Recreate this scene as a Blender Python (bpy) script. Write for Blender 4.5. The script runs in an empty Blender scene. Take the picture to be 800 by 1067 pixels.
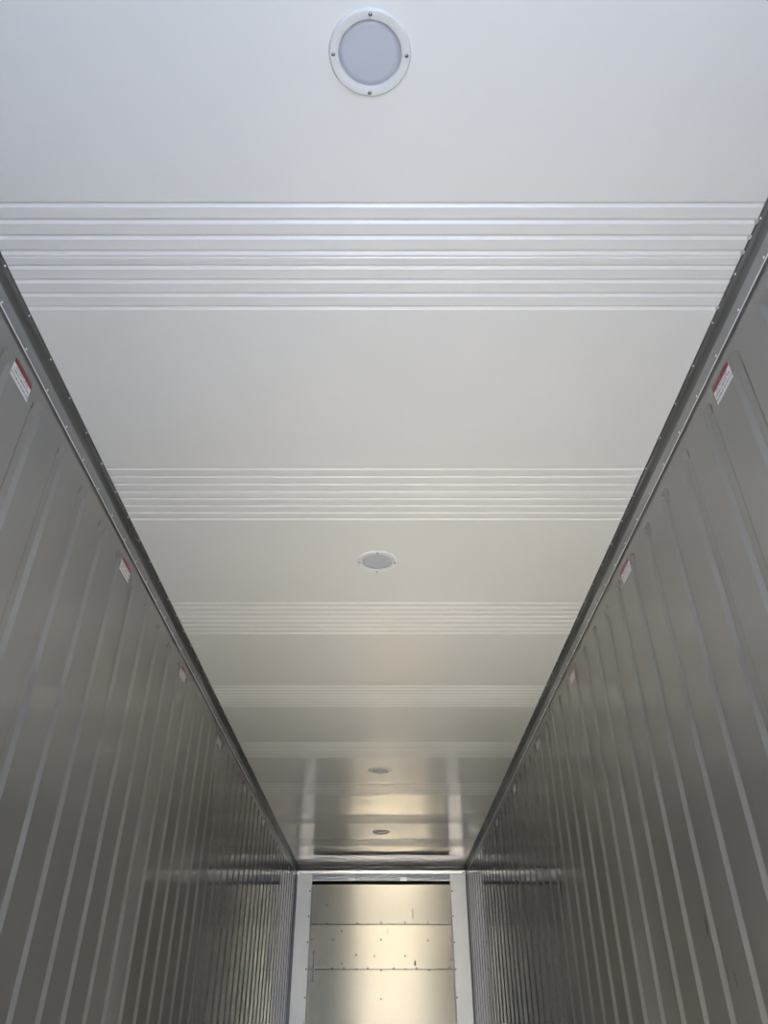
import bpy, bmesh, math, random
from mathutils import Vector, Matrix
random.seed(7)
C = bpy.context.scene.collection
R = math.radians

# ------------------------------------------------------------------ camera
H = 2.54                     # ceiling height above the floor
CZ = H - 1.9365              # camera height
CX = 0.0368
cam = bpy.data.cameras.new('camera'); cam_o = bpy.data.objects.new('camera', cam); C.objects.link(cam_o)
cam.sensor_fit = 'HORIZONTAL'; cam.sensor_width = 36.0; cam.lens = 36.0 * 780 / 800
cam.clip_start = 0.01; cam.clip_end = 500
cam_o.location = (CX, 0, CZ); cam_o.rotation_euler = (R(90 + 35.26), 0, 0)
bpy.context.scene.camera = cam_o

# ------------------------------------------------------------------ light
SKY_STRENGTH = 1.6
SUN_STRENGTH = 4.5
vs = bpy.context.scene.view_settings
vs.view_transform = 'Standard'; vs.look = 'None'; vs.gamma = 1.0; vs.use_curve_mapping = False
vs.exposure = 2.1

world = bpy.data.worlds.new('sky'); bpy.context.scene.world = world; world.use_nodes = True
nt = world.node_tree; nt.nodes.clear()
wo = nt.nodes.new('ShaderNodeOutputWorld'); bg = nt.nodes.new('ShaderNodeBackground')
tc = nt.nodes.new('ShaderNodeTexCoord'); sp = nt.nodes.new('ShaderNodeSeparateXYZ'); cr = nt.nodes.new('ShaderNodeValToRGB')
nt.links.new(tc.outputs['Generated'], sp.inputs[0]); nt.links.new(sp.outputs['Z'], cr.inputs[0])
e = cr.color_ramp.elements
e[0].position = 0.0; e[0].color = (0.70, 0.83, 1.0, 1)
e[1].position = 0.7; e[1].color = (0.42, 0.60, 1.0, 1)
nt.links.new(cr.outputs[0], bg.inputs[0]); bg.inputs[1].default_value = SKY_STRENGTH
nt.links.new(bg.outputs[0], wo.inputs[0])

sun = bpy.data.lights.new('sun', 'SUN'); sun_o = bpy.data.objects.new('sun', sun); C.objects.link(sun_o)
sun.energy = SUN_STRENGTH; sun.angle = R(0.6); sun.color = (1.0, 0.90, 0.74)
sun_o.rotation_euler = Vector((-0.02, 1.0, -0.60)).to_track_quat('-Z', 'Y').to_euler()

# ------------------------------------------------------------------ helpers
def mat(name, col, rough=0.5, metal=0.0, ior=1.5, noise=0.0, nscale=(1, 1, 1), bump=0.0, bscale=(1, 1, 1), aniso=0.0, spec=0.5, rnoise=0.0, bdist=0.001):
    m = bpy.data.materials.new(name); m.use_nodes = True
    n = m.node_tree.nodes; l = m.node_tree.links
    p = n['Principled BSDF']
    p.inputs['Base Color'].default_value = (*col, 1); p.inputs['Roughness'].default_value = rough
    p.inputs['Metallic'].default_value = metal; p.inputs['IOR'].default_value = ior
    p.inputs['Specular IOR Level'].default_value = spec
    t = n.new('ShaderNodeTexCoord')
    def nz(scale, detail=3):
        mp = n.new('ShaderNodeMapping'); mp.inputs['Scale'].default_value = scale
        l.new(t.outputs['Object'], mp.inputs[0])
        x = n.new('ShaderNodeTexNoise'); x.inputs['Scale'].default_value = 1.0; x.inputs['Detail'].default_value = detail
        l.new(mp.outputs[0], x.inputs['Vector']); return x
    if noise or rnoise:
        x = nz(nscale)
        if noise:
            mx = n.new('ShaderNodeMixRGB'); l.new(x.outputs['Fac'], mx.inputs[0])
            mx.inputs[1].default_value = (*[c * (1 - noise) for c in col], 1)
            mx.inputs[2].default_value = (*[min(1, c * (1 + noise)) for c in col], 1)
            l.new(mx.outputs[0], p.inputs['Base Color'])
        if rnoise:
            mr = n.new('ShaderNodeMapRange'); l.new(x.outputs['Fac'], mr.inputs[0])
            mr.inputs[3].default_value = max(0.01, rough - rnoise); mr.inputs[4].default_value = rough + rnoise
            l.new(mr.outputs[0], p.inputs['Roughness'])
    if bump:
        x = nz(bscale, 2); b = n.new('ShaderNodeBump'); b.inputs['Strength'].default_value = bump
        b.inputs['Distance'].default_value = bdist
        l.new(x.outputs['Fac'], b.inputs['Height']); l.new(b.outputs[0], p.inputs['Normal'])
    if aniso:
        p.inputs['Anisotropic'].default_value = aniso; p.inputs['Anisotropic Rotation'].default_value = 0.25
        tg = n.new('ShaderNodeTangent'); tg.direction_type = 'UV_MAP'; tg.uv_map = 'UVMap'
        l.new(tg.outputs[0], p.inputs['Tangent'])
    return m

def obj(name, bm, m, parent=None, smooth=False):
    me = bpy.data.meshes.new(name)
    bmesh.ops.recalc_face_normals(bm, faces=bm.faces)
    bm.to_mesh(me); bm.free()
    if m: me.materials.append(m)
    for p in me.polygons: p.use_smooth = smooth
    o = bpy.data.objects.new(name, me); C.objects.link(o)
    if parent: o.parent = parent
    return o

def box(bm, x0, x1, y0, y1, z0, z1, bev=0.0):
    v = [bm.verts.new((x, y, z)) for x in (x0, x1) for y in (y0, y1) for z in (z0, z1)]
    fs = [bm.faces.new([v[i] for i in f]) for f in ((0, 1, 3, 2), (4, 6, 7, 5), (0, 4, 5, 1), (2, 3, 7, 6), (0, 2, 6, 4), (1, 5, 7, 3))]
    if bev:
        es = {ed for f in fs for ed in f.edges}
        bmesh.ops.bevel(bm, geom=list(es), offset=bev, segments=2, affect='EDGES', profile=0.6)

def lathe(bm, prof, seg=48, M=Matrix()):
    rings = []
    for r, z in prof:
        if r < 1e-6: rings.append([bm.verts.new(M @ Vector((0, 0, z)))])
        else: rings.append([bm.verts.new(M @ Vector((r * math.cos(2 * math.pi * i / seg), r * math.sin(2 * math.pi * i / seg), z))) for i in range(seg)])
    for a, b in zip(rings, rings[1:]):
        for i in range(seg):
            j = (i + 1) % seg
            if len(a) == 1: bm.faces.new((a[0], b[i], b[j]))
            elif len(b) == 1: bm.faces.new((a[i], b[0], a[j]))
            else: bm.faces.new((a[i], b[i], b[j], a[j]))

def grid(bm, rows):
    vs_ = [[bm.verts.new(p) for p in r] for r in rows]
    for a, b in zip(vs_, vs_[1:]):
        for i in range(len(a) - 1):
            bm.faces.new((a[i], a[i + 1], b[i + 1], b[i]))

def empty(name, loc, rot=(0, 0, 0)):
    o = bpy.data.objects.new(name, None); C.objects.link(o); o.location = loc; o.rotation_euler = rot
    o.empty_display_size = 0.1
    return o

def tag(o, label=None, cat=None, group=None, kind=None):
    if label: o['label'] = label
    if cat: o['category'] = cat
    if group: o['group'] = group
    if kind: o['kind'] = kind
    return o

# ------------------------------------------------------------------ materials
M_CEIL = mat('white_ceiling_paint', (0.79, 0.79, 0.775), 0.05, ior=1.75, bump=0.05, bscale=(1.2, 1.2, 1), bdist=0.004)
M_WALL = mat('grey_wall_paint', (0.212, 0.205, 0.187), 0.08, ior=2.15, bump=0.022, bscale=(1, 1.5, 1.0), bdist=0.004, noise=0.04, nscale=(1, 2.0, 0.5))
M_COVE = mat('brushed_dark_aluminium', (0.40, 0.41, 0.415), 0.27, 1.0, noise=0.08, nscale=(30, 0.6, 30))
M_BEAD = mat('bright_aluminium_lip', (0.85, 0.85, 0.85), 0.35, 0.4, noise=0.05, nscale=(20, 1, 20))
M_RIVET = mat('rivet_metal', (0.88, 0.88, 0.87), 0.35, 0.2, noise=0.05, nscale=(80, 80, 80))
M_SHEET = mat('rolled_aluminium_sheet', (0.35, 0.31, 0.235), 0.215, 0.88, noise=0.04, nscale=(1.5, 1, 0.6), aniso=0.95, bump=0.15, bscale=(1.5, 1, 1), bdist=0.004)
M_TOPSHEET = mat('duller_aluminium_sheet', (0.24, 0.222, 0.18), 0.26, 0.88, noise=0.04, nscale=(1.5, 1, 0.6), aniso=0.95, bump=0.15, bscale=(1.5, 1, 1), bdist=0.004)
M_POST = mat('pale_post_aluminium', (0.76, 0.72, 0.66), 0.38, 0.85, noise=0.06, nscale=(40, 1, 1.0))
M_HEAD = mat('header_aluminium', (0.33, 0.33, 0.32), 0.32, 1.0, noise=0.05, nscale=(2, 20, 20))
M_TUBE = mat('end_cove_aluminium', (0.20, 0.20, 0.195), 0.30, 1.0, noise=0.05, nscale=(2, 20, 20))
M_BLACK = mat('black_recess', (0.012, 0.012, 0.012), 0.8, noise=0.1, nscale=(5, 5, 5))
M_CLIP = mat('white_plastic_clip', (0.85, 0.85, 0.83), 0.4, 0.85, noise=0.03, nscale=(9, 9, 9))
M_FLOOR = mat('floor_aluminium', (0.92, 0.91, 0.88), 0.30, 1.0, noise=0.08, nscale=(30, 1, 1))
M_OUT = mat('white_outer_skin', (0.7, 0.7, 0.7), 0.5, noise=0.03, nscale=(1, 1, 1))
M_YARD = mat('concrete_yard', (0.33, 0.335, 0.34), 0.9, noise=0.15, nscale=(0.5, 0.5, 0.5), bump=0.2, bscale=(3, 3, 3))
M_CREAM = mat('pale_building_render', (0.52, 0.50, 0.46), 0.85, noise=0.08, nscale=(0.5, 0.5, 0.5))
M_BLUE = mat('blue_grey_door_skin', (0.42, 0.48, 0.52), 0.5, noise=0.06, nscale=(0.5, 0.5, 0.5))
M_RING = mat('lamp_ring_white', (0.70, 0.70, 0.69), 0.4, noise=0.02, nscale=(20, 20, 20))
M_LENS = mat('frosted_lamp_lens', (0.50, 0.525, 0.585), 0.25, noise=0.04, nscale=(12, 12, 12))
M_RED = mat('sticker_red', (0.25, 0.012, 0.025), 0.35, noise=0.08, nscale=(60, 60, 60))
M_STICK = mat('sticker_white', (0.90, 0.89, 0.88), 0.35, noise=0.02, nscale=(60, 60, 60))
M_INK = mat('sticker_ink', (0.10, 0.045, 0.055), 0.5, noise=0.05, nscale=(60, 60, 60))
M_SCUFF = mat('dark_scuff', (0.03, 0.03, 0.03), 0.6, noise=0.2, nscale=(60, 60, 60))
M_SEAL = mat('grey_sealant', (0.5, 0.5, 0.5), 0.4, noise=0.05, nscale=(60, 60, 60))
M_DARKDOT = mat('dark_rivet', (0.02, 0.018, 0.016), 0.8, 0.0, noise=0.05, nscale=(60, 60, 60))

# ------------------------------------------------------------------ setting
Y0, Y1 = -0.40, 11.15        # door end, bulkhead end
XW = 1.153                   # side walls
XC = 1.118                   # visible ceiling edge
DROP = 0.086                 # height of the cove below the ceiling

# ceiling with V grooves pressed into it
bm = bmesh.new()
starts = [1.22] + [2.42 + 1.162 * k for k in range(8)]
prof = [(Y0, 0.0)]
for s in starts:
    for k in range(8):
        c = s + 0.0095 + k * (0.365 / 7)
        if c + 0.01 > Y1: continue
        prof += [(c - 0.0095, 0), (c - 0.001, 0.0042), (c + 0.001, 0.0042), (c + 0.0095, 0)]
        if k == 3:
            prof += [(c + 0.019, 0), (c + 0.0205, -0.0010), (c + 0.031, -0.0010), (c + 0.0325, 0)]
prof.append((Y1 + 0.3, 0))
grid(bm, [[(x, y, H + d) for y, d in prof] for x in (-XW, XW)])
box(bm, -XW - 0.08, XW + 0.08, Y0, Y1 + 0.35, H + 0.03, H + 0.12)
ceil = obj('ceiling', bm, M_CEIL); tag(ceil, 'glossy white container ceiling with bands of pressed grooves', kind='structure')

def wall(name, sgn, first, label):
    bm = bmesh.new()
    ys = [(Y0, 0)]
    k0 = int(math.ceil((Y0 + 0.1 - first) / 0.2415))
    k = k0
    D = 0.012
    while True:
        c = first + 0.2415 * k; k += 1
        e0 = c - 0.062
        if e0 + 0.09 > Y1: break
        ys += [(e0, 0), (e0 + 0.026, D), (e0 + 0.062, D), (e0 + 0.079, 0)]
    ys.append((Y1 + 0.3, 0))
    top = H - 0.135
    rows = []
    for z, f in ((-0.06, 1), (top - 0.05, 1), (top - 0.025, 0.6), (top, 0), (H + 0.03, 0)):
        rows.append([(sgn * (XW + d * f), y, z) for y, d in ys])
    grid(bm, rows)
    box(bm, sgn * (XW + 0.03), sgn * (XW + 0.09), Y0, Y1 + 0.35, -0.25, H + 0.12)
    o = obj(name, bm, M_WALL); tag(o, label, kind='structure'); return o
wl = wall('wall_left', -1, 2.88, 'grey ribbed painted side wall on the left')
wr = wall('wall_right', 1, 2.90, 'grey ribbed painted side wall on the right')

# T-bar floor
bm = bmesh.new()
box(bm, -XW - 0.03, XW + 0.03, Y0, Y1 + 0.35, -0.25, -0.065)
x = -XW + 0.03
while x < XW - 0.03:
    box(bm, x, x + 0.036, Y0, Y1, -0.008, 0.0)
    box(bm, x + 0.014, x + 0.022, Y0, Y1, -0.07, -0.004)
    x += 0.0625
tag(obj('floor', bm, M_FLOOR), 'aluminium T-bar floor running the length of the container', kind='structure')

# end wall behind the bulkhead
bm = bmesh.new(); box(bm, -XW - 0.02, XW + 0.02, Y1 + 0.10, Y1 + 0.16, -0.06, H + 0.03)
tag(obj('wall_back', bm, M_BLACK), 'dark recess behind the end bulkhead', kind='structure')

# outside, unseen: yard, and a building added for the end metal to reflect
bm = bmesh.new(); grid(bm, [[(x, y, -1.15) for x in (-60, 60)] for y in (-60, 30)])
tag(obj('floor_yard', bm, M_YARD), 'pale concrete yard outside the open container doors', kind='structure')
bm = bmesh.new(); box(bm, -20, 26, -24, -22, -1.15, 5.2)
box(bm, -20.2, 26.2, -24.2, -21.8, 5.2, 5.5)
tag(obj('wall_outside', bm, M_CREAM), 'pale unseen building, added across the yard for reflections', kind='structure')
# unseen door leaf, added half open to block sun on the left
dl = empty('door_added', (-XW - 0.04, Y0 - 0.03, 0), (0, 0, R(-52))); tag(dl, 'unseen half open door leaf, added left of the opening to block sun', kind='structure')
bm = bmesh.new(); box(bm, 0, 1.14, -0.08, 0.0, -0.03, H + 0.02, 0.01); obj('added_leaf', bm, M_BLUE, dl)
bm = bmesh.new()
for x in (0.30, 0.80):
    box(bm, x - 0.015, x + 0.015, -0.115, -0.085, -0.03, H, 0.006)
    for z in (0.3, 1.2, 2.1): box(bm, x - 0.03, x + 0.03, -0.12, -0.08, z - 0.04, z + 0.04, 0.004)
obj('lock_rods', bm, M_HEAD, dl)

# ------------------------------------------------------------------ cove mouldings
# profile in (u, v): u = distance outward from the ceiling edge, v = drop under the ceiling
CW = XW - XC
cove = [(-0.004, 0.0), (-0.004, 0.0025), (0.001, 0.0028), (0.0018, 0.0045), (0.0080, 0.0160), (0.0095, 0.0185),
        (0.0205, 0.0370), (0.0218, 0.0400), (0.0226, 0.0440), (0.0288, 0.0765), (0.029, 0.078)]
bead = [(0.029, 0.0775), (0.0262, 0.0785), (0.0262, 0.0815), (0.0287, 0.0825), (0.0292, 0.068), (CW + 0.001, 0.068)]

def cove_side(sgn, name, label):
    def build(pr, close=True):
        bm = bmesh.new()
        rows = []
        for u, v in pr:
            # mitred at the bulkhead end
            rows.append([(sgn * (XC + u), Y0, H - v), (sgn * (XC + u), Y1 - (CW - u), H - v)])
        grid(bm, rows)
        return bm
    t = obj(name, build(cove), M_COVE); tag(t, label, kind='structure')
    obj('lip', build(bead), M_BEAD, t)['label'] = 'bright lip along the lower edge'
    return t
tl = cove_side(-1, 'trim_1', 'dark metal cove moulding along the left ceiling edge')
tr = cove_side(1, 'trim_2', 'dark metal cove moulding along the right ceiling edge')
for o, s in ((tl, -1), (tr, 1)):
    for me in [o.data] + [c.data for c in o.children]:
        for p in me.polygons: p.use_smooth = True
        me.set_sharp_from_angle(angle=R(38))

# rivets on the mouldings
bm = bmesh.new(); lathe(bm, [(0.0048, 0.0), (0.0045, 0.0014), (0.0028, 0.0028), (0, 0.0034)], 10)
rv = bpy.data.meshes.new('rivet'); bm.to_mesh(rv); bm.free(); rv.materials.append(M_RIVET)
def place_mesh(me, name, loc, nrm, parent):
    o = bpy.data.objects.new(name, me); C.objects.link(o); o.location = loc
    o.rotation_euler = Vector(nrm).to_track_quat('Z', 'Y').to_euler(); o.parent = parent; return o
for t, s, off in ((tl, -1, 0.0), (tr, 1, 0.03)):
    rest = bmesh.new()
    for (u, v, n, ph) in ((0.0035, 0.0036, (-s * 0.5, 0, -1), 0.0), (0.0282, 0.068, (-s, 0, -0.15), 0.085)):
        y = 0.28 + off + ph; k = 0
        while y < Y1 - 0.1:
            L = Vector((s * (XC + u), y, H - v))
            if k < 50: place_mesh(rv, 'rivet', L, n, t)
            else: lathe(rest, [(0.0048, 0.0), (0.0028, 0.0028), (0, 0.0034)], 8, Matrix.Translation(L) @ Vector(n).to_track_quat('Z', 'Y').to_matrix().to_4x4())
            y += 0.192; k += 1
    ro = obj('far_rivets', rest, M_RIVET, t); ro['kind'] = 'stuff'

# end cove across the bulkhead
bm = bmesh.new()
grid(bm, [[(-(XC + u), Y1 - CW + u, H - v), ((XC + u), Y1 - CW + u, H - v)] for u, v in cove])
t3 = obj('trim_3', bm, M_TUBE); tag(t3, 'metal cove moulding across the ceiling above the end bulkhead', kind='structure')
bm = bmesh.new()
grid(bm, [[(-(XC + u), Y1 - CW + u, H - v), ((XC + u), Y1 - CW + u, H - v)] for u, v in bead])
obj('lip', bm, M_BEAD, t3)

# ------------------------------------------------------------------ bulkhead
def H2z(h): return CZ + h
PXL, PXR = -0.936, 0.931          # panel edges (between the posts)
# header rail under the cove
zt = H - DROP; hd = empty('header_rail', (0, Y1, H2z(1.80)))
def loc(o, p): return o
def rel(bm, root):
    bmesh.ops.translate(bm, verts=bm.verts, vec=-Vector(root.location)); return bm
bm = bmesh.new()
box(bm, PXL, PXR, Y1 + 0.012, Y1 + 0.05, H2z(1.815), zt + 0.01, 0.002)
box(bm, PXL, PXR, Y1 + 0.020, Y1 + 0.05, H2z(1.775), H2z(1.812), 0.002)
obj('rail_body', rel(bm, hd), M_HEAD, hd)
bm = bmesh.new(); box(bm, PXL, PXR, Y1 + 0.06, Y1 + 0.09, H2z(1.70), H2z(1.785))
obj('air_gap', rel(bm, hd), M_BLACK, hd)['label'] = 'dark slot'
tag(hd, 'grey metal header rail over the end bulkhead, above the black slot', 'rail')
for i, (x0, x1, lab) in enumerate(((-0.452, -0.355, 'dull white clip on the header rail, left of the two'), (0.255, 0.350, 'bright white clip on the header rail, right of the two'))):
    bm = bmesh.new(); c = ((x0 + x1) / 2, Y1 + 0.019, H2z(1.795))
    box(bm, x0, x1, Y1 + 0.006, Y1 + 0.021, H2z(1.772), H2z(1.818), 0.003)
    box(bm, x0 + 0.012, x1 - 0.012, Y1 + 0.002, Y1 + 0.008, H2z(1.782), H2z(1.808), 0.002)
    bmesh.ops.translate(bm, verts=bm.verts, vec=-Vector(c))
    o = obj('rail_clip', bm, M_CLIP if i else mat('dull_clip', (0.50, 0.50, 0.49), 0.4, 0.85, noise=0.03, nscale=(9, 9, 9))); o.location = c; tag(o, lab, 'clip', 'clips on the header rail')

# panel: three lapped sheets
pn = empty('bulkhead_panel', (0, Y1, 0.05)); tag(pn, 'shiny brushed aluminium bulkhead panel closing the far end, between two pale posts', 'panel')
def sheet(z0, z1, yf, tilt, label=None, m=None):
    """thin sheet with a folded top edge, slightly tilted and bowed"""
    bm = bmesh.new(); nx, nz_ = 24, 8
    uvl = bm.loops.layers.uv.new('UVMap')
    rows = []
    for j in range(nz_ + 1):
        z = z0 + (z1 - z0) * j / nz_
        rows.append([bm.verts.new((PXL + (PXR - PXL) * i / nx, yf + tilt * (z - z0) , z)) for i in range(nx + 1)])
    for j in range(nz_):
        for i in range(nx):
            f = bm.faces.new((rows[j][i], rows[j][i + 1], rows[j + 1][i + 1], rows[j + 1][i]))
    # folded top and back
    tp = rows[-1]; bk = [bm.verts.new((v.co.x, v.co.y + 0.02, v.co.z - 0.002)) for v in tp]
    for i in range(nx): bm.faces.new((tp[i], tp[i + 1], bk[i + 1], bk[i]))
    bo = rows[0]; bb = [bm.verts.new((v.co.x, v.co.y + 0.006, v.co.z)) for v in bo]
    for i in range(nx): bm.faces.new((bo[i + 1], bo[i], bb[i], bb[i + 1]))
    for f in bm.faces:
        for lp in f.loops: lp[uvl].uv = (lp.vert.co.x, lp.vert.co.z)
    bmesh.ops.translate(bm, verts=bm.verts, vec=-Vector(pn.location))
    o = obj('sheet', bm, m or M_SHEET, pn, False)
    if label: o['label'] = label
    return o
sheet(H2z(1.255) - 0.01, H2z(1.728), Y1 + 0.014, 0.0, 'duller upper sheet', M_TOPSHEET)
sheet(H2z(0.7487), H2z(1.255), Y1 + 0.020, 0.0)
sheet(0.02, H2z(0.7487), Y1 + 0.014, 0.0)
bm = bmesh.new()
for z in (1.2545, 0.748): box(bm, PXL, PXR, Y1 + 0.008, Y1 + 0.016, H2z(z) - 0.003, H2z(z) + 0.003)
bmesh.ops.translate(bm, verts=bm.verts, vec=-Vector(pn.location)); obj('seam_joint', bm, M_DARKDOT, pn)
# rivets at the seams and across the sheets
bm = bmesh.new(); lathe(bm, [(0.0095, 0.0), (0.009, 0.003), (0.005, 0.006), (0, 0.0065)], 10)
dr = bpy.data.meshes.new('panel_rivet'); bm.to_mesh(dr); bm.free(); dr.materials.append(M_DARKDOT)
def dot(px, py, h=None):
    # photo pixel -> point of the panel plane
    D = 1085 - py; a = D * 0.8165 / 780
    hh = a * 9.104 / (1 - a * 0.5773); d = 9.104 + 0.5773 * hh
    return CX + (px - 400) * d / 780, H2z(hh)
for px, py in ((328, 963), (340, 962), (352, 963), (362, 963), (372, 962), (383, 963), (397, 961), (408, 963), (422, 961), (434, 963), (446, 961), (458, 963), (468, 961),
               (330, 1010), (346, 1009), (358, 1009), (371, 1010), (383, 1009), (397, 1011), (410, 1009), (422, 1010), (434, 1009), (447, 1011), (459, 1010), (468, 1008),
               (397, 979), (397, 1041), (422, 996), (446, 980), (371, 995), (390, 996), (347, 979), (356, 970), (356, 1004), (340, 943), (432, 1004), (325, 979), (470, 979), (470, 1000)):
    X, Z = dot(px, py)
    if X < PXL + 0.012: X = PXL + 0.014
    if X > PXR - 0.012: X = PXR - 0.014
    o = place_mesh(dr, 'rivet', (X, Y1 + 0.012, Z - 0.05), (0, -1, 0), pn); o.location.y -= Y1
# scratches
for a, b in (((430, 947), (430, 957)), ((404, 967), (404, 973)), ((432, 1001), (433, 1006))):
    xa, za = dot(*a); xb, zb = dot(*b)
    bm = bmesh.new(); box(bm, min(xa, xb) - 0.002, max(xa, xb) + 0.002, 0.0095, 0.0125, min(za, zb) - 0.05, max(za, zb) - 0.05)
    obj('scratch', bm, M_DARKDOT, pn)
# slotted strip at the left edge
x0, z0 = dot(325.0, 1023); x1, z1 = dot(327.6, 991)
vt = empty('slotted_strip', ((x0 + x1) / 2, Y1 + 0.012, z0)); tag(vt, 'narrow upright slotted strip on the panel beside the left post', 'vent')
bm = bmesh.new(); box(bm, -0.016, 0.016, -0.006, 0.000, 0, z1 - z0, 0.001); obj('plate', bm, M_HEAD, vt)
n = 14
for k in range(n):
    zc = (z1 - z0) * (k + 0.5) / n
    bm = bmesh.new(); box(bm, -0.011, 0.011, -0.0075, -0.005, zc - 0.007, zc + 0.007); obj('slot', bm, M_BLACK, vt)

# posts
for s, xa, xb, side in ((-1, -1.132, -0.938, 'left'), (1, 0.933, 1.140, 'right')):
    c = Vector(((xa + xb) / 2, Y1, 0.0))
    r = empty('corner_post', c); tag(r, 'pale aluminium post at the %s of the far bulkhead, floor to ceiling' % side, 'post', 'posts beside the bulkhead')
    bm = bmesh.new(); box(bm, xa, xb, Y1 - 0.012, Y1 + 0.06, 0.0, H - DROP + 0.001, 0.004)
    bmesh.ops.translate(bm, verts=bm.verts, vec=-c); obj('post_body', bm, M_POST, r)
    bm = bmesh.new()
    for q in (0.33, 0.72):
        xx = xa + (xb - xa) * q; box(bm, xx - 0.0015, xx + 0.0015, Y1 - 0.0145, Y1 - 0.0115, 0.01, H - DROP - 0.01)
    bmesh.ops.translate(bm, verts=bm.verts, vec=-c); obj('pressed_line', bm, M_POST, r)
    for zz in (0.75, 1.05, 1.35, 1.65, 1.95, 2.25):
        xx = (xb - 0.016) if s < 0 else (xa + 0.016)
        place_mesh(dr, 'rivet', (xx - c.x, -0.012, zz), (0, -1, 0), r)
# filler between post and side wall
bm = bmesh.new()
box(bm, -XW, -1.130, Y1 + 0.0, Y1 + 0.05, 0, H - DROP + 0.01); box(bm, 1.138, XW, Y1 + 0.0, Y1 + 0.05, 0, H - DROP + 0.01)
tag(obj('trim_4', bm, M_TUBE), 'narrow filler strips between the end posts and side walls', kind='structure')

# corner caps where the mouldings meet
for s, side in ((-1, 'left'), (1, 'right')):
    c = Vector((s * (XW - 0.030), Y1 - 0.03, H - 0.08))
    bm = bmesh.new()
    box(bm, -0.020, 0.020, -0.016, 0.020, -0.012, 0.006, 0.005)
    box(bm, -0.012, 0.012, -0.024, -0.010, -0.008, 0.020, 0.004)
    o = obj('corner_cap', bm, M_BEAD, tl if s < 0 else tr); o.location = c; o['label'] = 'small bright metal corner cap'

# ------------------------------------------------------------------ ceiling lights
def ceiling_light(y, label):
    t = empty('ceiling_light', (-0.0, y, H)); tag(t, label, 'ceiling light', 'round lights down the middle of the ceiling')
    t.location.x = 0.0368 - 0.0337 * (1 if y < 2 else 1)
    bm = bmesh.new()
    lathe(bm, [(0.099, 0.0), (0.0985, -0.0025), (0.0955, -0.0068), (0.0945, -0.0075), (0.0775, -0.0085), (0.0765, -0.0080), (0.0735, 0.001), (0.0735, 0.003)], 72)
    obj('ring', bm, M_RING, t, True).data.set_sharp_from_angle(angle=R(30))
    bm = bmesh.new(); lathe(bm, [(0, -0.0025), (0.03, -0.0024), (0.06, -0.0015), (0.0735, -0.0002), (0.0735, 0.001)], 64)
    obj('lens', bm, M_LENS, t, True)
    for k in range(4):
        a = k * math.pi / 2 + 0.02
        bm = bmesh.new()
        M = Matrix.Translation((0.0875 * math.cos(a), 0.0875 * math.sin(a), -0.0078)) @ Matrix.Rotation(math.pi, 4, 'X')
        lathe(bm, [(0.0050, 0), (0.0048, 0.0012), (0.0036, 0.0028), (0.002, 0.0036), (0, 0.0038)], 14, M)
        obj('screw', bm, M_SCREW, t, True)
M_SCREW = mat('steel_screw', (0.45, 0.45, 0.46), 0.25, 1.0, noise=0.05, nscale=(60, 60, 60))
for y, lab in ((0.832, 'large round white light nearest the viewer, at the top of the photo'),
               (3.161, 'round white light in mid ceiling between the second and third groove bands'),
               (6.66, 'round white light far down the ceiling, third of the row'),
               (9.02, 'round white light nearest the far bulkhead, smallest of the row')):
    ceiling_light(y, lab)

# sealant dabs where grooves of the first band meet the right moulding
for k in (1, 2, 3, 7):
    y = 1.22 + 0.0095 + k * (0.365 / 7)
    bm = bmesh.new(); bmesh.ops.create_icosphere(bm, subdivisions=2, radius=0.0075)
    bmesh.ops.scale(bm, verts=bm.verts, vec=(0.8, 1.3, 0.6)); bmesh.ops.translate(bm, verts=bm.verts, vec=(XC - 0.004, y, H - 0.001))
    obj('sealant_dab', bm, M_SEAL, tr, True)

# ------------------------------------------------------------------ stickers
def text_mesh(lines):
    obs = []
    allv = bmesh.new()
    for (s, size, x, z) in lines:
        cu = bpy.data.curves.new('t', 'FONT'); cu.body = s; cu.size = size; cu.align_x = 'CENTER'
        cu.resolution_u = 2; cu.offset = 0.00012
        o = bpy.data.objects.new('t', cu); C.objects.link(o)
        dg = bpy.context.evaluated_depsgraph_get(); me = bpy.data.meshes.new_from_object(o.evaluated_get(dg))
        me.transform(Matrix.Translation((x, 0, z)) @ Matrix.Rotation(math.pi / 2, 4, 'X'))
        allv.from_mesh(me); bpy.data.objects.remove(o)
    me = bpy.data.meshes.new('lettering'); allv.to_mesh(me); allv.free(); me.materials.append(M_INK); return me
SW, SH = 0.134, 0.072
TXT = text_mesh([('DO NOT LOAD', 0.0135, 0, -0.031), ('CARGO ABOVE THE', 0.0130, 0, -0.046), ('BOTTOM OF THE RED LINE', 0.0108, 0, -0.062)])
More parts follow.
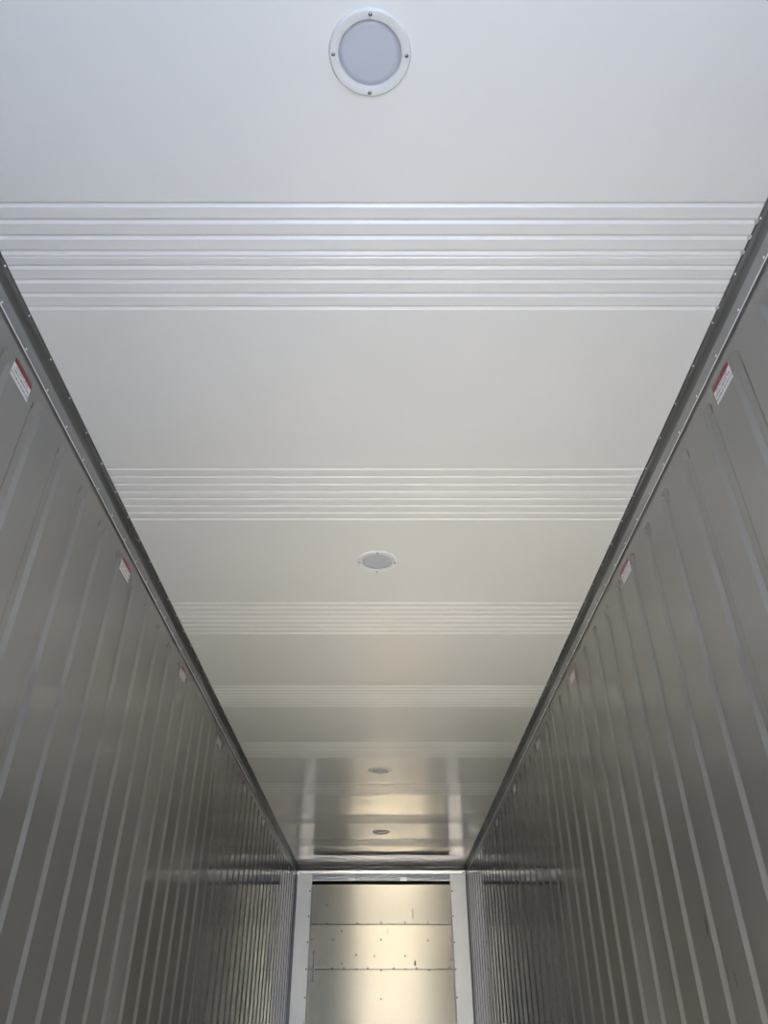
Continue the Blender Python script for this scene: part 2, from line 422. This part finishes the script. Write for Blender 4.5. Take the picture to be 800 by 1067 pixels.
def smesh(name, x0, x1, y0, y1, z0, z1, m):
    bm = bmesh.new(); box(bm, x0, x1, y0, y1, z0, z1); me = bpy.data.meshes.new(name)
    bmesh.ops.recalc_face_normals(bm, faces=bm.faces); bm.to_mesh(me); bm.free(); me.materials.append(m); return me
ME_P = smesh('paper', -SW / 2, SW / 2, -0.0008, 0.0, -SH, 0, M_STICK)
ME_R = smesh('red_band', -SW / 2, SW / 2, -0.0011, -0.0004, -0.019, 0, M_RED)
ords = ['nearest the viewer', 'second from the viewer', 'third from the viewer', 'fourth from the viewer', 'fifth from the viewer', 'sixth from the viewer', 'seventh from the viewer', 'last before the far bulkhead']
for s, side, y0 in ((-1, 'left', 1.755), (1, 'right', 1.770)):
    for k in range(8):
        y = y0 + 1.208 * k
        t = empty('warning_sticker', (s * (XW - 0.0002), y, CZ + 1.808), (0, 0, math.pi / 2 if s < 0 else -math.pi / 2))
        tag(t, 'small red and white warning sticker high on the %s wall, %s' % (side, ords[k]), 'sticker', 'load line stickers on the %s wall' % side)
        for nm, me in (('paper', ME_P), ('red_band', ME_R), ('lettering', TXT)):
            o = bpy.data.objects.new(nm, me); C.objects.link(o); o.parent = t
            if nm == 'lettering': o.location.y = -0.0013

# scuffs on the right wall
def wpt(px, py):
    D = 1085 - py; q = px - 400; X = XW - CX
    d = X * 780 / q; h = X * 0.8165 * D / q
    return (d - 0.5773 * h) / 0.8165, H2z(h)
for wi, pts in enumerate((((733.5, 955), (736, 966), (736.8, 975)), ((764, 1012), (767, 1022), (768.5, 1029)), ((757, 1012), (760, 1022)))):
    bm = bmesh.new(); q = [wpt(*p) for p in pts]
    a = [bm.verts.new((XW - 0.0006, y - 0.004 - 0.007 * (wi == 0), z)) for y, z in q]; b = [bm.verts.new((XW - 0.0006, y + 0.004 * (1 if 0 < i < len(q) - 1 else 0.4), z)) for i, (y, z) in enumerate(q)]
    for i in range(len(q) - 1): bm.faces.new((a[i], a[i + 1], b[i + 1], b[i]))
    obj('scuff_mark', bm, M_SCUFF, wr)
